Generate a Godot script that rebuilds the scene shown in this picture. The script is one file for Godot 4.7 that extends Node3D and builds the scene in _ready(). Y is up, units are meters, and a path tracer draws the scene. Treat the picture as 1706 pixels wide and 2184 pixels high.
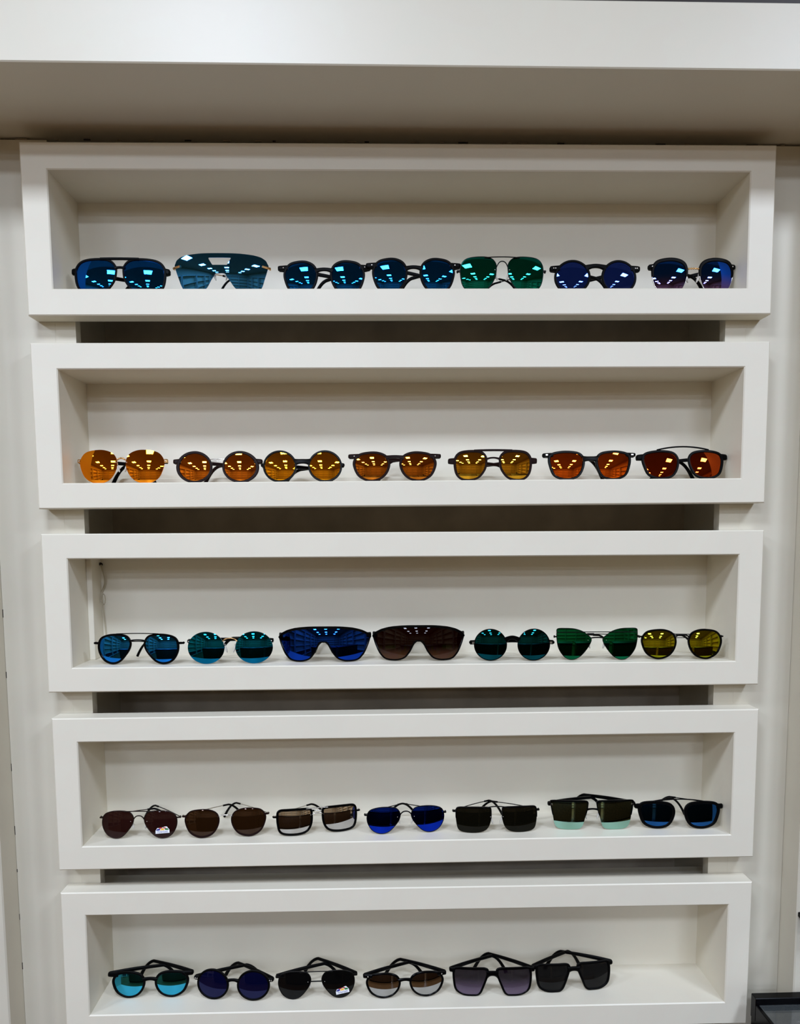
extends Node3D

const EYE := 1.45            # height of the camera above the floor
var M := {}                  # materials by name
var taken := {}              # names in use

# ------------------------------------------------------------------ mesh building
class Mb:
	var v := PackedVector3Array()
	var n := PackedVector3Array()
	func tri(a: Vector3, b: Vector3, c: Vector3, na: Vector3, nb: Vector3, nc: Vector3) -> void:
		if (b - a).cross(c - a).dot(na + nb + nc) > 0.0:
			v.append_array([a, c, b]); n.append_array([na, nc, nb])
		else:
			v.append_array([a, b, c]); n.append_array([na, nb, nc])
	func quad(a: Vector3, b: Vector3, c: Vector3, d: Vector3, nn: Vector3) -> void:
		tri(a, b, c, nn, nn, nn); tri(a, c, d, nn, nn, nn)
	func quads(a: Vector3, b: Vector3, c: Vector3, d: Vector3, na: Vector3, nb: Vector3, nc: Vector3, nd: Vector3) -> void:
		tri(a, b, c, na, nb, nc); tri(a, c, d, na, nc, nd)
	# a box with chamfered edges, between two corners
	func box(lo: Vector3, hi: Vector3, ch := 0.001) -> void:
		var c := (lo + hi) * 0.5
		var h := (hi - lo) * 0.5
		ch = minf(ch, minf(h.x, minf(h.y, h.z)) * 0.6)
		var k := h - Vector3.ONE * ch
		for ax in 3:
			var b := (ax + 1) % 3
			var d := (ax + 2) % 3
			for s in [-1.0, 1.0]:
				var nn := Vector3.ZERO
				nn[ax] = s
				var q := []
				for e in [[-1.0, -1.0], [1.0, -1.0], [1.0, 1.0], [-1.0, 1.0]]:
					var p := Vector3.ZERO
					p[ax] = s * h[ax]; p[b] = e[0] * k[b]; p[d] = e[1] * k[d]
					q.append(c + p)
				quad(q[0], q[1], q[2], q[3], nn)
				for t in [-1.0, 1.0]:      # chamfers between the faces ax and b
					var m := Vector3.ZERO
					m[ax] = s; m[b] = t
					var r := []
					for e in [[1, 0, -1.0], [0, 1, -1.0], [0, 1, 1.0], [1, 0, 1.0]]:
						var p := Vector3.ZERO
						p[ax] = s * (h[ax] if e[0] else k[ax]); p[b] = t * (h[b] if e[1] else k[b]); p[d] = e[2] * k[d]
						r.append(c + p)
					quad(r[0], r[1], r[2], r[3], m.normalized())
		for sx in [-1.0, 1.0]:
			for sy in [-1.0, 1.0]:
				for sz in [-1.0, 1.0]:
					var m := Vector3(sx, sy, sz)
					tri(c + Vector3(sx * h.x, sy * k.y, sz * k.z), c + Vector3(sx * k.x, sy * h.y, sz * k.z), c + Vector3(sx * k.x, sy * k.y, sz * h.z), m.normalized(), m.normalized(), m.normalized())
	# a section swept along points: n = width direction, b = the other, w and h half sizes
	func sweep(pts: Array, ns: Array, bs: Array, w: Array, h: Array, closed := false, rounded := false) -> void:
		var sec := []
		var k := 0.55
		if rounded:
			for i in 10:
				sec.append(Vector2(cos(TAU * i / 10.0), sin(TAU * i / 10.0)))
		else:
			sec = [Vector2(1, -k), Vector2(1, k), Vector2(k, 1), Vector2(-k, 1), Vector2(-1, k), Vector2(-1, -k), Vector2(-k, -1), Vector2(k, -1)]
		var m := sec.size()
		var cnt := pts.size()
		var last := cnt if closed else cnt - 1
		for i in last:
			var j := (i + 1) % cnt
			for e in m:
				var s: Vector2 = sec[e]
				var t: Vector2 = sec[(e + 1) % m]
				var a: Vector3 = pts[i] + ns[i] * (s.x * w[i]) + bs[i] * (s.y * h[i])
				var b: Vector3 = pts[i] + ns[i] * (t.x * w[i]) + bs[i] * (t.y * h[i])
				var c: Vector3 = pts[j] + ns[j] * (t.x * w[j]) + bs[j] * (t.y * h[j])
				var d: Vector3 = pts[j] + ns[j] * (s.x * w[j]) + bs[j] * (s.y * h[j])
				if rounded:
					quads(a, b, c, d, (ns[i] * s.x + bs[i] * s.y).normalized(), (ns[i] * t.x + bs[i] * t.y).normalized(), (ns[j] * t.x + bs[j] * t.y).normalized(), (ns[j] * s.x + bs[j] * s.y).normalized())
				else:
					var f := Vector2(t.y - s.y, s.x - t.x).normalized()
					var na: Vector3 = (ns[i] * f.x + bs[i] * f.y).normalized()
					var nb: Vector3 = (ns[j] * f.x + bs[j] * f.y).normalized()
					quads(a, b, c, d, na, na, nb, nb)
		if not closed:
			for q in [[0, 1], [cnt - 1, cnt - 2]]:
				var i: int = q[0]
				var out: Vector3 = (pts[i] - pts[q[1]]).normalized()
				for e in m:
					var s: Vector2 = sec[e]
					var t: Vector2 = sec[(e + 1) % m]
					tri(pts[i] + out * minf(w[i], h[i]) * 0.4, pts[i] + ns[i] * (s.x * w[i]) + bs[i] * (s.y * h[i]), pts[i] + ns[i] * (t.x * w[i]) + bs[i] * (t.y * h[i]), out, out, out)
	# a tube or bar along a smooth path; "side" is roughly the width direction
	func bar(path: Array, side: Vector3, w: Array, h: Array, rounded := false) -> void:
		var ns := []
		var bs := []
		for i in path.size():
			var t: Vector3 = (path[mini(i + 1, path.size() - 1)] - path[maxi(i - 1, 0)]).normalized()
			var nn := (side - t * side.dot(t)).normalized()
			ns.append(nn); bs.append(t.cross(nn).normalized())
		sweep(path, ns, bs, w, h, false, rounded)
	func wire(path: Array, r: float, side := Vector3(0, 0, 1)) -> void:
		var w := []
		for i in path.size():
			w.append(r)
		bar(path, side, w, w, true)
	func blob(c: Vector3, r: Vector3, tilt := Basis()) -> void:
		var at := func(i, j): return Vector3(sin(PI * i / 6.0) * cos(TAU * j / 10.0), cos(PI * i / 6.0), sin(PI * i / 6.0) * sin(TAU * j / 10.0))
		for i in 6:
			for j in 10:
				var p := [at.call(i, j), at.call(i, j + 1), at.call(i + 1, j + 1), at.call(i + 1, j)]
				var q := p.map(func(x): return c + tilt * (x * r))
				var m := p.map(func(x): return (tilt * (x / r)).normalized())
				quads(q[0], q[1], q[2], q[3], m[0], m[1], m[2], m[3])
	var dye := []           # [linear colour at the top, at the bottom, y of the top, y of the bottom]
	func mesh() -> ArrayMesh:
		var a := []
		a.resize(Mesh.ARRAY_MAX)
		a[Mesh.ARRAY_VERTEX] = v
		a[Mesh.ARRAY_NORMAL] = n
		if dye.size():
			var cs := PackedColorArray()
			for p in v:
				cs.append(dye[0].lerp(dye[1], smoothstep(dye[2], dye[3], p.y)))
			a[Mesh.ARRAY_COLOR] = cs
		var am := ArrayMesh.new()
		am.add_surface_from_arrays(Mesh.PRIMITIVE_TRIANGLES, a)
		return am

func numbered(called: String) -> String:
	if not taken.has(called):
		taken[called] = 0
		return called
	taken[called] += 1
	return "%s_%03d" % [called, taken[called]]

func put(mb: Mb, called: String, mat: Material, parent: Node = null) -> MeshInstance3D:
	var o := MeshInstance3D.new()
	o.mesh = mb.mesh()
	o.material_override = mat
	if parent == null:
		o.name = numbered(called)
		add_child(o)
	else:
		o.name = called
		parent.add_child(o, true)
	return o

func thing(called: String, label: String, category: String, at := Vector3.ZERO, group := "") -> Node3D:
	var o := Node3D.new()
	o.name = numbered(called)
	add_child(o)
	o.position = at
	o.set_meta("label", label)
	o.set_meta("category", category)
	if group:
		o.set_meta("group", group)
	return o

func struct(called: String, label: String, at := Vector3.ZERO) -> Node3D:
	var o := Node3D.new()
	o.name = called
	add_child(o)
	o.position = at
	o.set_meta("kind", "structure")
	o.set_meta("label", label)
	return o

func slab(parent: Node, called: String, mat: Material, lo: Vector3, hi: Vector3, ch := 0.001) -> MeshInstance3D:
	var m := Mb.new()
	m.box(lo, hi, ch)
	return put(m, called, mat, parent)

# ------------------------------------------------------------------ materials
func noise_tex(freq: float, seed_: int, lo: Color, hi: Color, size := 512, normal := false) -> NoiseTexture2D:
	var f := FastNoiseLite.new()
	f.seed = seed_
	f.frequency = freq
	f.fractal_octaves = 4
	var t := NoiseTexture2D.new()
	t.width = size
	t.height = size
	t.seamless = true
	t.noise = f
	if normal:
		t.as_normal_map = true
		t.bump_strength = 2.0
	else:
		var g := Gradient.new()
		g.set_color(0, lo)
		g.set_color(1, hi)
		t.color_ramp = g
	return t

func mat(called: String, c: Color, rough := 0.5, metal := 0.0) -> StandardMaterial3D:
	var m := StandardMaterial3D.new()
	m.resource_name = called
	m.albedo_color = c
	m.roughness = rough
	m.metallic = metal
	M[called] = m
	return m

func paint(called: String, c: Color, rough: float, vary: float, scale_: float, seed_: int) -> void:
	var m := mat(called, Color.WHITE, rough)
	m.albedo_texture = noise_tex(0.012, seed_, c.darkened(vary), c)
	m.uv1_triplanar = true
	m.uv1_world_triplanar = true
	m.uv1_scale = Vector3.ONE * scale_

func lens_mat(called: String, c: Color, metal: float, alpha := 1.0, rough := 0.02) -> void:
	var m := mat(called, c, rough, metal)
	m.metallic_specular = 0.6 if metal > 0.5 else 0.32
	m.vertex_color_use_as_albedo = called in ["blue_violet", "brown_smoke", "plum_tint"]
	if alpha < 1.0:
		m.transparency = BaseMaterial3D.TRANSPARENCY_ALPHA
		m.albedo_color.a = alpha

func make_materials() -> void:
	paint("white_paint", Color(0.90, 0.87, 0.795), 0.42, 0.015, 1.3, 3)
	paint("wall_paint", Color(0.825, 0.795, 0.72), 0.45, 0.03, 0.9, 11)
	paint("beam_paint", Color(0.87, 0.84, 0.765), 0.42, 0.015, 0.8, 17)
	paint("dark_board", Color(0.17, 0.12, 0.09), 0.5, 0.2, 1.0, 23)
	paint("floor_tile", Color(0.46, 0.32, 0.18), 0.3, 0.15, 0.6, 29)
	paint("room_wall", Color(0.86, 0.74, 0.56), 0.6, 0.04, 0.5, 31)
	paint("ceiling_paint", Color(0.70, 0.64, 0.54), 0.7, 0.03, 0.5, 37)
	paint("bare_board", Color(0.82, 0.76, 0.67), 0.7, 0.15, 1.4, 53)
	paint("dark_wood", Color(0.36, 0.24, 0.14), 0.35, 0.3, 1.5, 41)
	paint("plaster_crumb", Color(0.62, 0.56, 0.47), 0.9, 0.25, 9.0, 43)
	mat("black_matte", Color(0.014, 0.013, 0.014), 0.42).metallic_specular = 0.18
	mat("black_gloss", Color(0.012, 0.012, 0.014), 0.22).metallic_specular = 0.2
	mat("brown_plastic", Color(0.10, 0.04, 0.035), 0.32).metallic_specular = 0.25
	mat("black_metal", Color(0.05, 0.046, 0.046), 0.3, 0.5).metallic_specular = 0.3
	mat("brown_metal", Color(0.13, 0.085, 0.07), 0.32, 0.7)
	mat("silver", Color(0.82, 0.81, 0.79), 0.2, 1.0)
	mat("gold", Color(0.86, 0.68, 0.46), 0.22, 1.0)
	mat("clear_pad", Color(0.82, 0.8, 0.76), 0.2)
	mat("gap_dirt", Color(0.12, 0.09, 0.07), 0.9)
	paint("cabinet_wood", Color(0.84, 0.76, 0.62), 0.4, 0.2, 1.5, 47)
	mat("stock_dark", Color(0.12, 0.10, 0.09), 0.6)
	mat("case_black", Color(0.02, 0.02, 0.024), 0.25).metallic_specular = 0.22
	mat("label_white", Color(0.9, 0.9, 0.9), 0.5)
	mat("label_blue", Color(0.12, 0.12, 0.5), 0.5)
	mat("label_red", Color(0.75, 0.1, 0.1), 0.5)
	mat("label_yellow", Color(0.95, 0.72, 0.1), 0.5)
	mat("label_green", Color(0.1, 0.45, 0.2), 0.5)
	mat("tape", Color(0.72, 0.68, 0.58), 0.35)
	var g := mat("case_glass", Color(0.9, 0.95, 0.95, 0.03), 0.02)
	g.transparency = BaseMaterial3D.TRANSPARENCY_ALPHA
	var l := mat("lamp_panel", Color(0.95, 0.95, 0.95), 0.5)
	l.emission_enabled = true
	l.emission = Color(0.855, 0.91, 1.0)
	l.emission_energy_multiplier = 2.5
	# lens coatings and tints
	lens_mat("royal_blue", Color(0.06, 0.37, 0.76), 1.0)
	lens_mat("ice_blue", Color(0.20, 0.52, 0.84), 1.0)
	lens_mat("teal", Color(0.06, 0.50, 0.47), 1.0)
	lens_mat("indigo", Color(0.10, 0.20, 0.50), 0.85, 0.93)
	lens_mat("blue_violet", Color(1, 1, 1), 1.0)
	lens_mat("gold_orange", Color(0.95, 0.56, 0.10), 1.0)
	lens_mat("amber", Color(0.92, 0.52, 0.14), 1.0)
	lens_mat("yellow_gold", Color(0.93, 0.62, 0.10), 1.0)
	lens_mat("bronze", Color(0.78, 0.45, 0.12), 1.0)
	lens_mat("mustard", Color(0.80, 0.58, 0.14), 1.0)
	lens_mat("fire_orange", Color(0.93, 0.42, 0.10), 1.0)
	lens_mat("rust", Color(0.66, 0.25, 0.07), 1.0)
	lens_mat("sea_blue", Color(0.10, 0.45, 0.78), 1.0)
	lens_mat("peacock", Color(0.03, 0.40, 0.55), 1.0)
	lens_mat("ultramarine", Color(0.06, 0.22, 0.62), 1.0)
	lens_mat("brown_smoke", Color(1, 1, 1), 0.12)
	lens_mat("bottle_green", Color(0.03, 0.26, 0.30), 1.0)
	lens_mat("emerald", Color(0.05, 0.38, 0.24), 1.0)
	lens_mat("lime_gold", Color(0.56, 0.56, 0.08), 1.0)
	lens_mat("tea_brown", Color(0.14, 0.05, 0.04), 0.1, 0.95)
	lens_mat("umber", Color(0.20, 0.115, 0.045), 0.6, 0.96)
	lens_mat("silver_mirror", Color(0.72, 0.71, 0.70), 1.0)
	lens_mat("cobalt", Color(0.05, 0.17, 0.66), 1.0)
	lens_mat("moss_black", Color(0.07, 0.065, 0.035), 0.5)
	lens_mat("mint_mirror", Color(0.56, 0.72, 0.66), 1.0)
	lens_mat("steel_blue", Color(0.13, 0.33, 0.56), 1.0)
	lens_mat("aqua", Color(0.22, 0.66, 0.80), 1.0)
	lens_mat("navy", Color(0.05, 0.07, 0.26), 0.7)
	lens_mat("smoke_black", Color(0.02, 0.02, 0.022), 0.05, 0.96)
	lens_mat("grey_mirror", Color(0.66, 0.66, 0.66), 1.0)
	lens_mat("plum_tint", Color(1, 1, 1), 0.1, 0.8)
	lens_mat("grey_tint", Color(0.03, 0.03, 0.034), 0.05, 0.88)
	lens_mat("pale_clear", Color(0.62, 0.66, 0.70), 0.3, 0.5)

# ------------------------------------------------------------------ sunglasses
# lens outlines, nose side at -x, from the top inner corner over the top and round
const SHAPES := {
	"panto": [[-0.98, 0.25], [-0.8, 0.75], [-0.35, 0.99], [0.2, 1.0], [0.72, 0.85], [0.99, 0.4], [0.95, -0.1], [0.72, -0.65], [0.3, -0.96], [-0.1, -1.0], [-0.55, -0.8], [-0.86, -0.35]],
	"aviator": [[-0.92, 0.5], [-0.7, 0.88], [-0.2, 1.0], [0.4, 0.95], [0.85, 0.72], [1.0, 0.25], [0.93, -0.3], [0.65, -0.8], [0.2, -1.0], [-0.25, -0.85], [-0.65, -0.35], [-0.88, 0.1]],
	"navigator": [[-0.86, 0.62], [-0.55, 0.95], [0.1, 1.0], [0.7, 0.9], [0.97, 0.55], [1.0, 0.0], [0.88, -0.6], [0.55, -0.96], [0.0, -1.0], [-0.45, -0.8], [-0.78, -0.3], [-0.88, 0.15]],
	"wayfarer": [[-0.93, 0.45], [-0.72, 0.86], [-0.2, 1.0], [0.4, 1.0], [0.88, 0.86], [1.0, 0.5], [0.92, -0.1], [0.72, -0.7], [0.3, -0.98], [-0.2, -1.0], [-0.62, -0.78], [-0.87, -0.2]],
	"rect": [[-0.93, 0.62], [-0.8, 0.94], [-0.2, 1.0], [0.4, 1.0], [0.9, 0.95], [1.0, 0.65], [0.97, -0.2], [0.88, -0.75], [0.5, -0.98], [-0.2, -1.0], [-0.58, -0.85], [-0.78, -0.2]],
	"flare": [[-0.98, 0.7], [-0.86, 0.95], [-0.3, 1.0], [0.4, 1.0], [0.9, 0.95], [1.0, 0.7], [0.97, -0.05], [0.84, -0.66], [0.45, -0.96], [-0.08, -1.0], [-0.46, -0.9], [-0.72, -0.2]],
	"wedge": [[-0.95, 0.6], [-0.9, 0.95], [-0.3, 1.0], [0.4, 1.0], [0.93, 0.97], [1.0, 0.8], [0.9, 0.0], [0.78, -0.7], [0.5, -0.97], [-0.2, -1.0], [-0.62, -0.85], [-0.82, -0.1]],
	"block": [[-0.97, 0.62], [-0.88, 0.93], [-0.3, 1.0], [0.4, 1.0], [0.9, 0.93], [1.0, 0.55], [0.98, -0.2], [0.85, -0.8], [0.45, -1.0], [-0.25, -1.0], [-0.7, -0.78], [-0.93, -0.2]],
	"cat": [[-1.0, 0.28], [-0.8, 0.56], [-0.45, 0.82], [0.0, 0.97], [0.5, 1.0], [0.94, 0.97], [1.0, 0.75], [0.98, 0.2], [0.85, -0.36], [0.5, -0.86], [0.1, -1.0], [-0.35, -0.8], [-0.8, -0.22]],
	"club": [[-0.93, 0.42], [-0.72, 0.82], [-0.25, 1.0], [0.3, 1.0], [0.76, 0.86], [0.98, 0.45], [0.98, -0.1], [0.78, -0.65], [0.3, -0.97], [-0.15, -1.0], [-0.62, -0.78], [-0.9, -0.2]],
}

func outline(shape: String, a: float, b: float, count := 56) -> Array:
	var out := []
	if shape == "round":
		for i in count:
			var t := PI - TAU * i / count
			out.append(Vector2(a * cos(t), b * sin(t)))
		return out
	var p: Array = SHAPES[shape]
	var k := p.size()
	var lo := Vector2(9, 9)
	var hi := Vector2(-9, -9)
	for i in count:
		var f := float(i) * k / count
		var s := int(f)
		var q := []
		for d in [-1, 0, 1, 2]:
			var e: Array = p[(s + d + k) % k]
			q.append(Vector2(e[0], e[1]))
		var r: Vector2 = (q[1] as Vector2).cubic_interpolate(q[2], q[0], q[3], f - s)
		lo = lo.min(r)
		hi = hi.max(r)
		out.append(r)
	for i in count:      # fill the given half sizes exactly
		var r: Vector2 = out[i]
		out[i] = Vector2(((r.x - lo.x) / (hi.x - lo.x) * 2.0 - 1.0) * a, ((r.y - lo.y) / (hi.y - lo.y) * 2.0 - 1.0) * b)
	return out

# one curved lens: the front face, the back face and the edge
# (a graded lens carries its dye from the first colour at the top to the second at the bottom)
func lens_mesh(ol: Array, side: float, dx: float, yc: float, surf: Callable, nrm: Callable, thick := 1.8) -> Mb:
	var m := Mb.new()
	var rings := 6
	var count := ol.size()
	var pt := func(i: int, r: int, back: float) -> Vector3:
		var q: Vector2 = ol[i % count] * (float(r) / rings)
		return Vector3(side * (dx + q.x), yc + q.y, surf.call(q) - back) * 0.001
	var nn := func(i: int, r: int) -> Vector3:
		var q: Vector3 = nrm.call(ol[i % count] * (float(r) / rings))
		return Vector3(side * q.x, q.y, q.z).normalized()
	for i in count:
		for r in rings:
			m.quads(pt.call(i, r, 0.0), pt.call(i + 1, r, 0.0), pt.call(i + 1, r + 1, 0.0), pt.call(i, r + 1, 0.0), nn.call(i, r), nn.call(i + 1, r), nn.call(i + 1, r + 1), nn.call(i, r + 1))
			m.quads(pt.call(i, r, thick), pt.call(i + 1, r, thick), pt.call(i + 1, r + 1, thick), pt.call(i, r + 1, thick), -nn.call(i, r), -nn.call(i + 1, r), -nn.call(i + 1, r + 1), -nn.call(i, r + 1))
		var a: Vector3 = pt.call(i, rings, 0.0)
		var b: Vector3 = pt.call(i + 1, rings, 0.0)
		var q: Vector2 = ol[i]
		m.quad(a, b, pt.call(i + 1, rings, thick), pt.call(i, rings, thick), Vector3(side * q.x, q.y, 0).normalized())
	return m

# a rim round an outline; w: [top, outer, bottom, inner] widths in mm
func rim_into(m: Mb, ol: Array, side: float, dx: float, yc: float, surf: Callable, w: Array, fr := 1.2, bk := 2.8, rounded := false) -> void:
	var pts := []
	var ns := []
	var bs := []
	var ws := []
	var hs := []
	var count := ol.size()
	for i in count:
		var q: Vector2 = ol[i]
		var t: Vector2 = (ol[(i + 1) % count] - ol[(i + count - 1) % count]).normalized()
		var nn := Vector2(-t.y, t.x)
		if nn.dot(q) < 0:
			nn = -nn
		var wx: float = w[1] if nn.x > 0 else w[3]
		var wy: float = w[0] if nn.y > 0 else w[2]
		var wd: float = lerpf(wx, wy, nn.y * nn.y)
		var c := q + nn * (wd * 0.5 - 0.5)
		pts.append(Vector3(side * (dx + c.x), yc + c.y, surf.call(q) + (fr - bk) * 0.5) * 0.001)
		ns.append(Vector3(side * nn.x, nn.y, 0))
		bs.append(Vector3(0, 0, 1))
		ws.append(wd * 0.0005)
		hs.append((fr + bk) * 0.0005)
	m.sweep(pts, ns, bs, ws, hs, true, rounded)

func at_height(ol: Array, v: float, inner: bool) -> float:
	var best := 1e9
	var u := 0.0
	for q: Vector2 in ol:
		if (q.x < 0) == inner and absf(q.y - v) < best:
			best = absf(q.y - v)
			u = q.x
	return u

func arch(x: float, y: float, rise: float, z: float, zmid: float, count := 14, power := 2.0) -> Array:
	var out := []
	for i in count + 1:
		var t := -1.0 + 2.0 * i / count
		var k := 1.0 - pow(absf(t), power)
		out.append(Vector3(x * t, y + rise * k, lerpf(z, zmid, k)) * 0.001)
	return out

func even(count: int, r: float) -> Array:
	var a := []
	for i in count:
		a.append(r * 0.001)
	return a

# the folded arms: from the hinge inwards and back, then the ear piece bends down to the shelf
func temple(root: Node3D, side: float, hinge: Vector3, fold: float, kind: String, matl: Material, tipmat: Material, room: float) -> void:
	var long := 86.0
	if kind == "wire":
		long = 84.0
	while fold < 80.0 and -hinge.z + cos(deg_to_rad(fold)) * long + 14.0 > room:
		fold += 1.0
	var f := deg_to_rad(fold)
	var go := Vector3(-side * sin(f), 0, -cos(f))
	var f2 := deg_to_rad(minf(fold + 16.0, 88.0))
	var go2 := Vector3(-side * sin(f2), 0, -cos(f2))
	var foot := 3.0 if kind == "wire" else 4.0
	var path := [hinge]
	var drop := -2.5
	for i in range(1, 9):
		path.append(hinge + go * (long * i / 8.0) + Vector3(0, drop * i / 8.0 + sin(PI * i / 8.0) * 1.2, 0))
	var bend: Vector3 = path[8]
	var tail := []
	var reach := 30.0
	for i in range(1, 11):
		var t := i / 10.0
		tail.append(bend + go2 * (reach * (t - 0.12 * t * t)) + Vector3(0, -(bend.y - foot) * (0.25 * t + 0.95 * t * t - 0.2 * t * t * t), 0))
	var up := Vector3(0, 1, 0)
	var sc := func(a: Array) -> Array: return a.map(func(p): return p * 0.001)
	var m := Mb.new()
	if kind == "wire":
		m.wire(sc.call(path), 0.00075, up)
		m.blob(hinge * 0.001, Vector3(0.0016, 0.0022, 0.002))
		var arm := put(m, "temple", matl, root)
		var e := Mb.new()
		var p2 := [path[7]] + [bend] + tail
		var w := []
		for i in p2.size():
			w.append((1.5 + 0.7 * i / p2.size()) * 0.001)
		e.bar(sc.call(p2), up, w, w, true)
		put(e, "temple_tip", tipmat, arm)
	else:
		var p2 := path + tail
		var w := []
		var h := []
		for i in p2.size():
			var t := float(i) / (p2.size() - 1)
			w.append(lerpf(3.4, 2.4, smoothstep(0.0, 0.5, t)) * 0.001 + 0.0006 * smoothstep(0.7, 1.0, t))
			h.append(lerpf(1.9, 1.6, t) * 0.001)
		m.bar(sc.call(p2), up, w, h)
		put(m, "temple", matl, root)

func sticker(root: Node3D, front: Node3D, c: Vector3, turn: float) -> void:
	var s := Node3D.new()
	s.name = "sticker"
	front.add_child(s, true)
	s.position = c * 0.001
	s.rotation = Vector3(-0.16, 0.05, turn)
	s.set_meta("label", "small white sticker reading Polarized with a coloured emblem")
	var flat := func(poly: Array, z: float, called: String, matl: Material):
		var m := Mb.new()
		var ctr := Vector3.ZERO
		for p in poly:
			ctr += Vector3(p[0], p[1], z) / poly.size()
		for i in poly.size():
			var a := Vector3(poly[i][0], poly[i][1], z)
			var b := Vector3(poly[(i + 1) % poly.size()][0], poly[(i + 1) % poly.size()][1], z)
			var k := Vector3(0, 0, 1)
			m.tri(ctr * 0.001, a * 0.001, b * 0.001, k, k, k)
			var o := (a - ctr).normalized()
			m.quad(a * 0.001, b * 0.001, (b - k * 0.12) * 0.001, (a - k * 0.12) * 0.001, o)
		put(m, called, matl, s)
	flat.call([[-11, -4.6], [11, -4.6], [11, 0.2], [7, 5.6], [-7, 5.6], [-11, 0.2]], 0.12, "sticker_base", M.label_white)
	flat.call([[-10.5, 0.2], [-4.5, 0.2], [-3, 2.8], [-8, 2.8]], 0.24, "emblem", M.label_blue)
	flat.call([[-5.6, 2.9], [0, 2.9], [-1.5, 5.0], [-5, 4.2]], 0.24, "emblem", M.label_red)
	flat.call([[-4, 0.2], [4, 0.2], [0, 3.6]], 0.26, "emblem", M.label_yellow)
	flat.call([[0.6, 2.9], [6, 2.9], [4.5, 4.4], [1.6, 4.6]], 0.24, "emblem", M.label_red)
	flat.call([[4.6, 0.2], [10.3, 0.2], [8, 2.8], [3.2, 2.8]], 0.24, "emblem", M.label_green)
	var t := TextMesh.new()
	t.text = "Polarized"
	var f := SystemFont.new()
	f.font_names = PackedStringArray(["Droid Sans"])
	t.font = f
	t.font_size = 32
	t.pixel_size = 0.000125
	t.depth = 0.0001
	var o := MeshInstance3D.new()
	o.name = "lettering"
	o.mesh = t
	o.material_override = M.label_blue
	o.position = Vector3(0, -0.0022, 0.0002)
	s.add_child(o, true)

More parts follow.
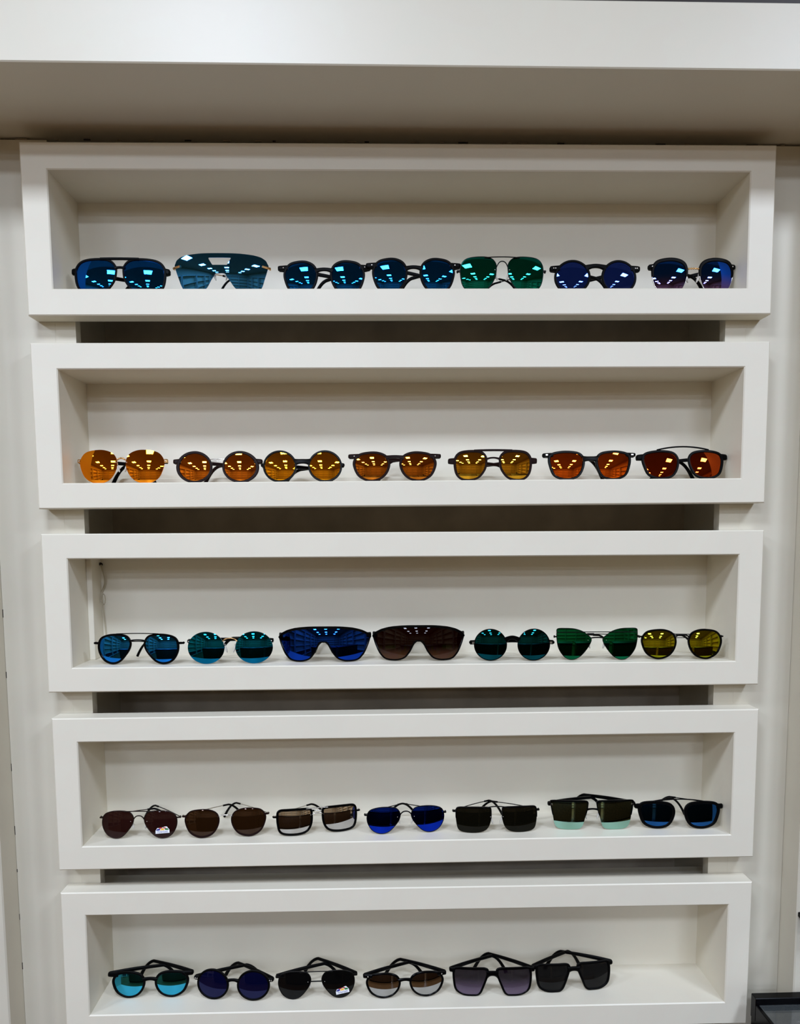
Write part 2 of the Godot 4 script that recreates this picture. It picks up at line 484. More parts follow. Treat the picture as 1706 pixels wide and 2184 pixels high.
# one pair of sunglasses; d holds sizes in mm as seen from the front, standing on the shelf
func sunglasses(d: Dictionary, floor_at: Callable) -> Node3D:
	var pos := Vector3(d.x * 0.001, floor_at.call(d.s, d.x * 0.001) + 0.0003, d.z * 0.001)
	var root := thing("sunglasses", d.label, "sunglasses", pos, "sunglasses on shelf %d" % d.s)
	root.remove_meta("group")
	root.rotation.y = deg_to_rad(d.get("yaw", 0.0))
	var tilt: float = d.get("tilt", 5.0)
	var front := root
	var lean := Basis(Vector3(1, 0, 0), -deg_to_rad(tilt))
	var fm: Material = M[d.frame]
	var tm: Material = M[d.get("arm", d.frame)]
	var lm: Material = M[d.lens]
	var rim: Array = d.rim            # top, outer, bottom, inner widths
	if d.kind == "plastic" and rim[1] > 2.0:
		rim = rim.map(func(e): return e * 1.22)
	var kind: String = d.kind         # plastic, wire, rimless, club, half
	var hingey: float = d.top * d.get("hinge", 0.78)
	var W: float = d.w * 0.5
	var zh := -7.0
	if d.has("shield"):
		shield(d, front, fm, lm)
		zh = -(W * W) / (2.0 * d.wrap) - 3.0
	else:
		var R: float = d.get("curve", 95.0)
		var face: float = tan(deg_to_rad(d.get("face", 4.0)))
		var a: float = d.lw * 0.5 - (rim[1] + rim[3]) * 0.5
		var b: float = (d.top - rim[0] - rim[2]) * 0.5
		var yc: float = rim[2] + b
		var dx: float = d.dx
		var surf := func(q: Vector2) -> float: return -2.0 - q.x * face - q.length_squared() / (2.0 * R)
		var nrm := func(q: Vector2) -> Vector3: return Vector3(face + q.x / R, q.y / R, 1.0)
		var ol := outline(d.shape, a, b)
		var fmesh := Mb.new()
		for side in [-1.0, 1.0]:
			var glass := lens_mesh(ol, side, dx, yc, surf, nrm)
			if d.has("dye"):
				glass.dye = d.dye
			put(glass, "lens", lm, front)
			if kind == "plastic":
				rim_into(fmesh, ol, side, dx, yc, surf, rim)
			elif kind == "wire":
				rim_into(fmesh, ol, side, dx, yc, surf, rim, 0.6, 1.8, true)
			elif kind == "club":
				var lower := Mb.new()
				rim_into(lower, ol, side, dx, yc, surf, [0.9, 0.9, 0.9, 0.9], 0.5, 1.6, true)
				put(lower, "lower_rim", M.silver, front)
				brow_into(fmesh, ol, side, dx, yc, surf, d.get("brow", 6.0))
			elif kind == "half":
				brow_into(fmesh, ol, side, dx, yc, surf, d.get("brow", 2.0))
			# lugs out to the hinges
			var uo := at_height(ol, hingey - yc, false)
			var lh: float = d.get("lug", 6.0) * 0.5
			var z0: float = surf.call(Vector2(uo, hingey - yc)) - 0.8
			var p := []
			var x0 := dx + uo - 0.5
			for t in [0.0, 0.35, 0.7, 0.9, 1.0]:
				p.append(Vector3(side * lerpf(x0, W - 1.2, t), hingey - d.get("lugdrop", 0.0) * t, lerpf(z0, z0 - 1.0, t)) * 0.001)
			p.append(Vector3(side * (W - 0.9), hingey - d.get("lugdrop", 0.0), z0 - 5.0) * 0.001)
			zh = z0 - 5.0
			var lug_w := []
			var lug_h := []
			for i in p.size():
				lug_w.append(lh * 0.001 * (1.0 if kind in ["wire", "rimless", "half"] else 1.15 - 0.06 * i))
				lug_h.append((1.0 if kind in ["wire", "rimless", "half"] else 1.7) * 0.001)
			var lugm := fmesh
			if kind in ["rimless"]:
				lugm = Mb.new()
			lugm.bar(p, Vector3(0, 1, 0), lug_w, lug_h)
			if kind in ["rimless"]:
				put(lugm, "lug", M[d.get("lugmat", "black_metal")], front)
			# rivets
			for k in d.get("rivets", 0):
				var r := Mb.new()
				r.blob(Vector3(side * (lerpf(x0, W, 0.55) + k * 3.0 - 1.0), hingey, z0 + 1.9) * 0.001, Vector3(0.0011, 0.0011, 0.0006))
				put(r, "rivet", M.silver, front)
			if d.get("plate", false):
				var r := Mb.new()
				r.box(Vector3(side * (W - 5.5) - 2.0, hingey - 1.2, z0 + 0.6) * 0.001, Vector3(side * (W - 5.5) + 2.0, hingey + 1.4, z0 + 2.0) * 0.001, 0.0003)
				put(r, "corner_plate", M.silver, front)
			# nose pads
			if kind in ["wire", "rimless", "club", "half"]:
				var up := at_height(ol, -0.15 * b, true)
				var pad := Mb.new()
				pad.blob(Vector3(side * (dx + up - 2.2), yc - 0.1 * b, -8.0) * 0.001, Vector3(0.0016, 0.006, 0.0034), Basis(Vector3(0, 0, 1), -side * 0.3))
				pad.wire([Vector3(side * (dx + up + 0.6), yc + 0.25 * b, -3.0) * 0.001, Vector3(side * (dx + up - 1.2), yc + 0.2 * b, -7.5) * 0.001, Vector3(side * (dx + up - 1.8), yc - 0.05 * b, -7.8) * 0.001], 0.0005)
				put(pad, "nose_pad", M.clear_pad, front)
		# bridges: [kind, height as share of the top, size in mm, rise in mm]
		for br: Array in d.bridge:
			var y: float = d.top * br[1]
			var x := dx + at_height(ol, clampf(y - yc, -b * 0.98, b * 0.98), true) - 0.2
			var z: float = surf.call(Vector2(-a, 0)) - 0.5
			var bm: Material = M[br[4]] if br.size() > 4 else fm
			var m := fmesh if bm == fm and kind != "rimless" else Mb.new()
			if br[0] == "plastic":
				var path := arch(x + 0.6, y, br[3], z, z - 0.5)
				var hs := []
				for i in path.size():
					hs.append(br[2] * 0.0005 * (1.0 + 0.7 * pow(absf(i / 7.0 - 1.0), 3.0)))
				m.bar(path, Vector3(0, 1, 0), hs, even(path.size(), 2.0))
			elif br[0] == "wire":
				m.wire(arch(x + 0.4, y, br[3], z, z + 0.8, 14, 2.6), br[2] * 0.0005)
			elif br[0] == "bar":       # over the tops of both lenses
				m.wire(arch(dx * br[5], y, br[3], z, z + 1.0, 14, 2.0), br[2] * 0.0005)
			elif br[0] == "brow":      # a flat bar over the nose
				m.bar(arch(dx * br[5], y, br[3], z, z), Vector3(0, 1, 0), even(15, br[2] * 0.5), even(15, 1.9))
			elif br[0] == "beads":
				m.wire(arch(x + 0.5, y, br[3], z, z + 0.8, 14, 2.6), br[2] * 0.0004)
				for k in 5:
					m.blob(Vector3((k - 2) * x * 0.36, y + br[3] * (1.0 - pow(absf((k - 2) * 0.36), 2.6)), z + 0.9) * 0.001, Vector3(0.0014, 0.0017, 0.0014))
			if m != fmesh:
				put(m, "bridge", bm, front)
		if fmesh.v.size():
			put(fmesh, "frame_front", fm, front)
		if d.has("sticker"):
			var sk: Array = d.sticker
			sticker(root, front, Vector3(dx + sk[0], sk[1], surf.call(Vector2(sk[0], sk[1] - yc)) + 0.9), sk[2])
	for part: Node3D in root.get_children():       # the front leans back as one piece
		part.transform = Transform3D(lean) * part.transform
	var low := 1.0
	for part: Node3D in root.get_children():
		if part is MeshInstance3D:
			for p: Vector3 in part.mesh.surface_get_arrays(0)[Mesh.ARRAY_VERTEX]:
				low = minf(low, (part.transform * p).y)
	for part: Node3D in root.get_children():
		part.position.y += 0.0003 - low
	# arms
	var hz := lean * Vector3(0, hingey, zh) - Vector3(0, low * 1000.0, 0)
	var arms: Array = d.get("fold", [68.0, 56.0])
	var deep: float = d.get("deepest", (104.0 if d.s == 2 else 112.0) + d.z)
	var armkind: String = d.get("armkind", "plastic" if kind in ["plastic", "club"] else "wire")
	for side in [-1.0, 1.0]:
		temple(root, side, Vector3(side * (W - 1.4), maxf(hz.y - d.get("lugdrop", 0.0), 8.0), hz.z), arms[0 if side < 0 else 1], armkind, tm, M[d.get("tip", "black_gloss")], deep)
	if d.get("tag", false):
		slab(root, "price_tag", M.label_white, Vector3(-0.052, hz.y * 0.001 + 0.003, hz.z * 0.001 - 0.004), Vector3(-0.038, hz.y * 0.001 + 0.0045, hz.z * 0.001 + 0.006), 0.0003)
	return root

# the thick upper half of a half-rimmed front
func brow_into(m: Mb, ol: Array, side: float, dx: float, yc: float, surf: Callable, w: float) -> void:
	var pts := []
	var ns := []
	var bs := []
	var ws := []
	var hs := []
	var top := []
	for q: Vector2 in ol:
		if q.y > -0.02 * w:
			top.append(q)
	top.sort_custom(func(p, q): return atan2(p.y, p.x) > atan2(q.y, q.x))
	for i in top.size():
		var q: Vector2 = top[i]
		var nn: Vector2 = q.normalized().lerp(Vector2(0, 1), 0.35).normalized()
		var wd: float = w * (0.4 + 0.6 * clampf(nn.y * 1.2, 0.0, 1.0))
		var c := q + nn * (wd * 0.5 - w * 0.55)
		pts.append(Vector3(side * (dx + c.x), yc + c.y, surf.call(q) - 0.4) * 0.001)
		ns.append(Vector3(side * nn.x, nn.y, 0))
		bs.append(Vector3(0, 0, 1))
		ws.append(wd * 0.0005)
		hs.append(0.0021)
	m.sweep(pts, ns, bs, ws, hs)

# one lens across both eyes
func shield(d: Dictionary, front: Node3D, fm: Material, lm: Material) -> void:
	var top: Array = d.shield.top        # [x, y] from the middle outwards
	var low: Array = d.shield.low
	var hole: Array = d.shield.get("hole", [])
	var Wl: float = top[-1][0]
	var rx: float = d.wrap
	var ry: float = d.curve
	var ym: float = d.top * 0.55
	var at := func(tab: Array, x: float) -> float:
		x = absf(x)
		for i in tab.size() - 1:
			if x <= tab[i + 1][0]:
				var k: int = tab.size() - 1
				return cubic_interpolate(tab[i][1], tab[i + 1][1], tab[maxi(i - 1, 0)][1] if i > 0 else tab[1][1], tab[mini(i + 2, k)][1], (x - tab[i][0]) / (tab[i + 1][0] - tab[i][0]))
		return tab[-1][1]
	var z := func(x: float, y: float) -> float: return -1.0 - x * x / (2.0 * rx) - (y - ym) * (y - ym) / (2.0 * ry)
	var nn := func(x: float, y: float) -> Vector3: return Vector3(x / rx, (y - ym) / ry, 1.0).normalized()
	var xs := []
	for i in 121:
		xs.append(-Wl + 2.0 * Wl * i / 120.0)
	var m := Mb.new()
	for i in 120:
		var x0: float = xs[i]
		var x1: float = xs[i + 1]
		var spans := [[at.call(low, x0), at.call(top, x0), at.call(low, x1), at.call(top, x1)]]
		if hole.size() and absf(x0) < hole[0][0] + 0.01 and absf(x1) < hole[0][0] + 0.01:
			# hole: [half width at top, y], [half width at bottom, y]
			var hb := func(x: float) -> float: return lerpf(hole[1][1], hole[0][1], clampf((absf(x) - hole[1][0]) / (hole[0][0] - hole[1][0]), 0.0, 1.0))
			spans = [[at.call(low, x0), hb.call(x0), at.call(low, x1), hb.call(x1)], [hole[0][1], at.call(top, x0), hole[0][1], at.call(top, x1)]]
		for s: Array in spans:
			var rows := 10
			for r in rows:
				var ya := lerpf(s[0], s[1], float(r) / rows)
				var yb := lerpf(s[0], s[1], float(r + 1) / rows)
				var yd := lerpf(s[2], s[3], float(r) / rows)
				var ye := lerpf(s[2], s[3], float(r + 1) / rows)
				var q := [Vector2(x0, ya), Vector2(x0, yb), Vector2(x1, ye), Vector2(x1, yd)]
				var f := q.map(func(e): return Vector3(e.x, e.y, z.call(e.x, e.y)) * 0.001)
				var g := q.map(func(e): return Vector3(e.x, e.y, z.call(e.x, e.y) - 1.6) * 0.001)
				var k := q.map(func(e): return nn.call(e.x, e.y))
				m.quads(f[0], f[1], f[2], f[3], k[0], k[1], k[2], k[3])
				m.quads(g[0], g[1], g[2], g[3], -k[0], -k[1], -k[2], -k[3])
				if r == 0:
					m.quad(f[0], f[3], g[3], g[0], Vector3(0, -1, 0))
				if r == rows - 1:
					m.quad(f[1], f[2], g[2], g[1], Vector3(0, 1, 0))
	if d.has("dye"):
		m.dye = d.dye
	put(m, "lens", lm, front)
	var W: float = d.w * 0.5
	if d.rim[0] > 0.0:
		var loop := []
		for i in range(0, 121, 2):
			loop.append(Vector2(xs[i], at.call(top, xs[i])))
		for i in range(120, -1, -2):
			loop.append(Vector2(xs[i], at.call(low, xs[i])))
		var pts := []
		var ns := []
		var bs := []
		var ws := []
		var hs := []
		for i in loop.size():
			var t: Vector2 = (loop[(i + 2) % loop.size()] - loop[(i + loop.size() - 2) % loop.size()]).normalized()
			var o := Vector2(-t.y, t.x)
			var up := i < 61
			if (up and o.y < 0) or (not up and o.y > 0):
				o = -o
			var wd: float = d.rim[0] if up else d.rim[2]
			var c: Vector2 = loop[i] + o * (wd * 0.5 - 0.8)
			pts.append(Vector3(c.x, c.y, z.call(loop[i].x, loop[i].y) - 0.6) * 0.001)
			ns.append(Vector3(o.x, o.y, 0))
			bs.append(nn.call(loop[i].x, ym))
			ws.append(wd * 0.0005)
			hs.append(0.002)
		var f := Mb.new()
		f.sweep(pts, ns, bs, ws, hs, true)
		# nose piece between the lobes
		var ny: float = at.call(low, 0.0)
		f.bar(arch(11.0, ny - 9.0, 9.5, -4.0, -4.5), Vector3(0, 1, 0), even(15, 1.6), even(15, 2.4))
		for s in [-1.0, 1.0]:
			var hy: float = d.top * d.hinge
			f.bar([Vector3(s * (Wl - 3.0), hy, z.call(Wl - 3.0, hy)) * 0.001, Vector3(s * (Wl + 0.5), hy, z.call(Wl, hy) - 1.0) * 0.001, Vector3(s * (W - 1.0), hy, z.call(W, hy) - 4.0) * 0.001], Vector3(0, 1, 0), even(3, 4.2), even(3, 1.8))
		put(f, "frame_front", fm, front)
	else:
		for s in [-1.0, 1.0]:
			var hy: float = d.top * d.hinge
			var f := Mb.new()
			f.bar([Vector3(s * (Wl - 9.0), hy + 1.5, z.call(Wl - 9.0, hy) + 0.9) * 0.001, Vector3(s * (Wl - 2.0), hy, z.call(Wl - 2.0, hy) + 0.8) * 0.001, Vector3(s * (W - 0.4), hy - 0.5, z.call(W, hy) - 0.5) * 0.001, Vector3(s * (W - 1.0), hy - 0.5, z.call(W, hy) - 5.0) * 0.001], Vector3(0, 1, 0), even(4, 1.7), even(4, 1.1))
			put(f, "lug", M.gold, front)
			var pad := Mb.new()
			pad.blob(Vector3(s * 9.0, at.call(low, 9.0) - 1.0, -8.0) * 0.001, Vector3(0.0016, 0.006, 0.0034), Basis(Vector3(0, 0, 1), -s * 0.3))
			pad.wire([Vector3(s * 6.0, ym - 3.0, -2.0) * 0.001, Vector3(s * 7.5, ym - 6.0, -7.0) * 0.001, Vector3(s * 9.0, at.call(low, 9.0), -8.0) * 0.001], 0.0005)
			put(pad, "nose_pad", M.clear_pad, front)

# ------------------------------------------------------------------ the shelves
const SHELF := [[0.04634, 0.44114, 0.20335], [0.04745, 0.15829, 0.15841], [0.04866, -0.12465, -0.07611], [0.05111, -0.40814, -0.01342], [0.05071, -0.69100, -0.27223]]   # middle x, middle y from eye height, turn in degrees
const FW := 1.10877
const FH := 0.24326
const NW := 1.03188
const NH := 0.16687
const DEEP := 0.116
const FACE := 0.034

func floor_at(s: int, x: float) -> float:
	if s == 6:
		return EYE - 0.76 - 0.028
	var f: Array = SHELF[s - 1]
	return EYE + f[1] - NH * 0.5 + tan(deg_to_rad(f[2])) * (x - f[0])

func display_shelf(i: int, label: String) -> Node3D:
	var f: Array = SHELF[i]
	var turn := deg_to_rad(f[2])
	var t := thing("display_shelf", label, "shelf", Vector3(f[0], EYE + f[1], 0) + Vector3(sin(turn), -cos(turn), 0) * FH * 0.5)
	t.rotation.z = turn
	var y0 := FH * 0.5
	# face frame: a ring with eased edges
	var m := Mb.new()
	var e := 0.0016
	var ring := func(w: float, h: float) -> Array: return [Vector2(-w, -h), Vector2(w, -h), Vector2(w, h), Vector2(-w, h)]
	var loops := [[FW * 0.5, FH * 0.5, -FACE], [FW * 0.5, FH * 0.5, -e], [FW * 0.5 - e, FH * 0.5 - e, 0.0], [NW * 0.5 + e, NH * 0.5 + e, 0.0], [NW * 0.5, NH * 0.5, -e], [NW * 0.5, NH * 0.5, -FACE], [FW * 0.5, FH * 0.5, -FACE]]
	for k in loops.size() - 1:
		var A: Array = ring.call(loops[k][0], loops[k][1])
		var B: Array = ring.call(loops[k + 1][0], loops[k + 1][1])
		for s in 4:
			var o := [Vector2(0, -1), Vector2(1, 0), Vector2(0, 1), Vector2(-1, 0)][s] as Vector2
			var n3: Vector3 = [Vector3(o.x, o.y, 0), Vector3(o.x, o.y, 1).normalized(), Vector3(0, 0, 1), Vector3(-o.x, -o.y, 1).normalized(), Vector3(-o.x, -o.y, 0), Vector3(0, 0, -1)][k]
			var s2 := (s + 1) % 4
			m.quad(Vector3(A[s].x, A[s].y + y0, loops[k][2]), Vector3(A[s2].x, A[s2].y + y0, loops[k][2]), Vector3(B[s2].x, B[s2].y + y0, loops[k + 1][2]), Vector3(B[s].x, B[s].y + y0, loops[k + 1][2]), n3)
	put(m, "face_frame", M.white_paint, t)
	var w := NW * 0.5
	var h := NH * 0.5
	var k := 0.01
	slab(t, "bottom_board", M.white_paint, Vector3(-w - k, y0 - h - k, -DEEP), Vector3(w + k, y0 - h, -FACE), 0.00002)
	slab(t, "top_board", M.white_paint, Vector3(-w - k, y0 + h, -DEEP), Vector3(w + k, y0 + h + k, -FACE), 0.00002)
	slab(t, "side_board", M.white_paint, Vector3(-w - k, y0 - h, -DEEP), Vector3(-w, y0 + h, -FACE), 0.00002)
	slab(t, "side_board", M.white_paint, Vector3(w, y0 - h, -DEEP), Vector3(w + k, y0 + h, -FACE), 0.00002)
	slab(t, "back_board", M.white_paint, Vector3(-w - k, y0 - h - k, -DEEP - 0.008), Vector3(w + k, y0 + h + k, -DEEP), 0.00002)
	if i == 1:
		slab(t, "back_ledge", M.white_paint, Vector3(-w + 0.012, y0 - h, -DEEP), Vector3(w - 0.01, y0 - h + 0.0135, -DEEP + 0.008), 0.001)
	if i == 2:
		slab(t, "corner_batten", M.white_paint, Vector3(-w, y0 - h, -DEEP), Vector3(-w + 0.009, y0 + h, -DEEP + 0.042), 0.0008)
	return t

func ceiling_light(x: float, z: float, top: float) -> void:
	var t := thing("ceiling_light", "square white ceiling light panel mirrored in the sunglass lenses", "lamp", Vector3(x, top, z), "ceiling light panels of the shop")
	slab(t, "housing", M.label_white, Vector3(-0.19, -0.03, -0.19), Vector3(0.19, 0, 0.19), 0.004)
	slab(t, "diffuser", M.lamp_panel, Vector3(-0.17, -0.036, -0.17), Vector3(0.17, -0.031, 0.17), 0.001)
	var a := AreaLight3D.new()
	a.name = "panel_light"
	a.area_size = Vector2(0.34, 0.34)
	a.light_color = Color(0.855, 0.91, 1.0)
	a.light_energy = LAMP
	a.shadow_enabled = true
	a.set("area_range", 20.0)
	t.add_child(a)
	a.position = Vector3(0, -0.04, 0)
	a.rotation.x = -PI / 2

const LAMP := 2.2

func _ready() -> void:
	# camera
	var cam := Camera3D.new()
	cam.name = "camera"
	cam.projection = Camera3D.PROJECTION_FRUSTUM
	cam.keep_aspect = Camera3D.KEEP_HEIGHT
	cam.near = 0.05
	cam.far = 60.0
	cam.size = 2184.0 / 1666.0 * cam.near
	cam.frustum_offset = Vector2(0, 198.5 / 1666.0 * cam.near)
	var bas := Basis.from_euler(Vector3(deg_to_rad(-5.48262), deg_to_rad(-1.74616), deg_to_rad(-0.38271)), EULER_ORDER_YXZ)
	cam.transform = Transform3D(bas, Vector3(0, EYE, 1.2))
	add_child(cam)
	cam.current = true
	# surroundings and exposure
	var we := WorldEnvironment.new()
	we.name = "environment"
	var env := Environment.new()
	env.background_mode = Environment.BG_COLOR
	env.background_color = Color.BLACK
	env.tonemap_mode = Environment.TONE_MAPPER_LINEAR
	env.tonemap_exposure = 1.0
	env.sdfgi_enabled = true
	env.ssao_enabled = true
	env.ssil_enabled = true
	we.environment = env
	add_child(we)
	make_materials()
	# ceiling lamps in three rows running away from the shelves
	var top := EYE + 1.25
	for x in [-1.8, -0.35, 1.3]:
		for z in [1.2, 2.5, 3.8, 5.1, 6.4]:
			ceiling_light(x, z, top)
	room(top)
	for i in 5:
		display_shelf(i, ["topmost white box shelf, just under the overhang, holding blue mirrored sunglasses", "second white box shelf from the top, holding orange and gold mirrored sunglasses", "middle white box shelf, holding two black shield sunglasses between green and blue pairs", "fourth white box shelf from the top, with brown and silver sunglasses", "lowest white box shelf, holding six pairs and empty at its right end"][i])
	small_things()
	for d: Dictionary in pairs():
		sunglasses(d, floor_at)

func room(top: float) -> void:
	var L := -3.0
	var Rr := 3.0
	var back := 8.0
	slab(struct("floor", "warm brown tiled shop floor"), "floor_slab", M.floor_tile, Vector3(L - 0.2, -0.1, -0.45), Vector3(Rr + 0.2, 0, back + 0.2))
	slab(struct("ceiling", "off-white shop ceiling"), "ceiling_slab", M.ceiling_paint, Vector3(L - 0.2, top, -0.4), Vector3(Rr + 0.2, top + 0.1, back + 0.2))
	slab(struct("wall_left", "cream side wall of the shop"), "wall_slab", M.room_wall, Vector3(L - 0.2, 0, -0.4), Vector3(L, top, back))
	slab(struct("wall_right", "cream side wall of the shop"), "wall_slab", M.room_wall, Vector3(Rr, 0, -0.4), Vector3(Rr + 0.2, top, back))
	slab(struct("wall_front", "cream wall at the far end of the shop"), "wall_slab", M.room_wall, Vector3(L - 0.2, 0, back), Vector3(Rr + 0.2, top, back + 0.2))
	# the wall that carries the shelves: panels left and right of a deep recess
	var w := struct("wall_back", "off-white painted wall panel behind the box shelves")
	slab(w, "recess_back", M.bare_board, Vector3(L, 0, -0.36), Vector3(Rr, top, -0.26))
	slab(w, "panel", M.wall_paint, Vector3(-0.5845, 0, -0.26), Vector3(-0.4825, EYE + 0.5795, -0.035), 0.0002)
	slab(w, "panel", M.wall_paint, Vector3(0.5795, 0, -0.26), Vector3(0.672, EYE + 0.5795, -0.035), 0.0002)
	slab(w, "panel", M.dark_wood, Vector3(-0.4825, 0, -0.26), Vector3(0.5795, EYE - 0.86, -0.035))
	for i in 4:
		var y0: float = EYE + SHELF[i][1] - NH * 0.5 - 0.013
		var y1: float = EYE + SHELF[i + 1][1] + NH * 0.5 + 0.013
		slab(w, "panel_tab", M.wall_paint, Vector3(-0.4825, y1, -0.055), Vector3(-0.452, y0, -0.035), 0.0002)
		slab(w, "panel_tab", M.wall_paint, Vector3(0.547, y1, -0.055), Vector3(0.5795, y0, -0.035), 0.0002)
	slab(struct("trim_1", "off-white pier projecting at the left edge"), "pier", M.wall_paint, Vector3(-0.80, 0, -0.26), Vector3(-0.5848, EYE + 0.5795, 0.015), 0.002)
	slab(struct("trim_2", "off-white pier projecting at the right edge"), "pier", M.wall_paint, Vector3(0.6723, 0, -0.26), Vector3(0.90, EYE + 0.5795, 0.015), 0.002)
	slab(struct("trim_5", "dark wooden cladding beyond the left pier"), "cladding", M.dark_wood, Vector3(L, 0, -0.26), Vector3(-0.8002, EYE + 0.5795, 0.0), 0.002)
	slab(struct("trim_6", "dark wooden cladding beyond the right pier"), "cladding", M.dark_wood, Vector3(0.9002, 0, -0.26), Vector3(Rr, EYE + 0.5795, 0.0), 0.002)
	slab(struct("trim_3", "glossy white overhang above the shelves"), "overhang", M.beam_paint, Vector3(L, EYE + 0.583, -0.26), Vector3(Rr, EYE + 0.664, 0.155), 0.0015)
	slab(struct("trim_4", "dark board above the white overhang"), "board", M.dark_board, Vector3(L, EYE + 0.664, -0.26), Vector3(Rr, top, 0.12), 0.002)

# the rest of the shop, seen only in the lenses
func shop() -> void:
	for side in [-1.0, 1.0]:
		for k in 5:
			var t := thing("wall_cabinet", "tall cream wall cabinet with wooden shelves mirrored in the lenses", "cabinet", Vector3(side * 2.995, 0, 0.9 + k * 1.45), "wall cabinets of the shop")
			var y: float = -side
			slab(t, "back_panel", M.room_wall, Vector3(minf(y * 0.002, y * 0.02), 0.02, -0.66), Vector3(maxf(y * 0.002, y * 0.02), 2.2, 0.66))
			for e in [-1.0, 1.0]:
				slab(t, "side_panel", M.cabinet_wood, Vector3(minf(y * 0.002, y * 0.3), 0.0, e * 0.68 - 0.02), Vector3(maxf(y * 0.002, y * 0.3), 2.25, e * 0.68 + 0.02))
			for i in 6:
				slab(t, "shelf", M.cabinet_wood, Vector3(minf(y * 0.02, y * 0.28), 0.1 + i * 0.42, -0.66), Vector3(maxf(y * 0.02, y * 0.28), 0.13 + i * 0.42, 0.66))
			slab(t, "stock", M.stock_dark, Vector3(minf(y * 0.02, y * 0.2), 0.131, -0.6), Vector3(maxf(y * 0.02, y * 0.2), 0.45, 0.6))
	for k in 4:
		var t := thing("wall_cabinet", "tall cream wall cabinet with wooden shelves mirrored in the lenses", "cabinet", Vector3(-2.1 + k * 1.4, 0, 7.995), "wall cabinets of the shop")
		slab(t, "back_panel", M.room_wall, Vector3(-0.66, 0.02, -0.02), Vector3(0.66, 2.2, -0.002))
		for e in [-1.0, 1.0]:
			slab(t, "side_panel", M.cabinet_wood, Vector3(e * 0.68 - 0.02, 0, -0.3), Vector3(e * 0.68 + 0.02, 2.25, -0.002))
		for i in 6:
			slab(t, "shelf", M.cabinet_wood, Vector3(-0.66, 0.1 + i * 0.42, -0.28), Vector3(0.66, 0.13 + i * 0.42, -0.02))
	for e in [[-1.35, 0.55], [0.55, 2.3]]:
		var c := thing("sales_counter", "dark wooden sales counter mirrored low in the lenses", "counter", Vector3((e[0] + e[1]) * 0.5, 0, 2.3), "sales counters of the shop")
		var w: float = (e[1] - e[0]) * 0.5 - 0.08
		slab(c, "body", M.dark_wood, Vector3(-w, 0.08, -0.3), Vector3(w, 0.98, 0.3), 0.006)
		slab(c, "plinth", M.case_black, Vector3(-w + 0.03, 0, -0.26), Vector3(w - 0.03, 0.08, 0.26))
		slab(c, "worktop", M.dark_board, Vector3(-w - 0.03, 0.981, -0.33), Vector3(w + 0.03, 1.01, 0.33), 0.004)

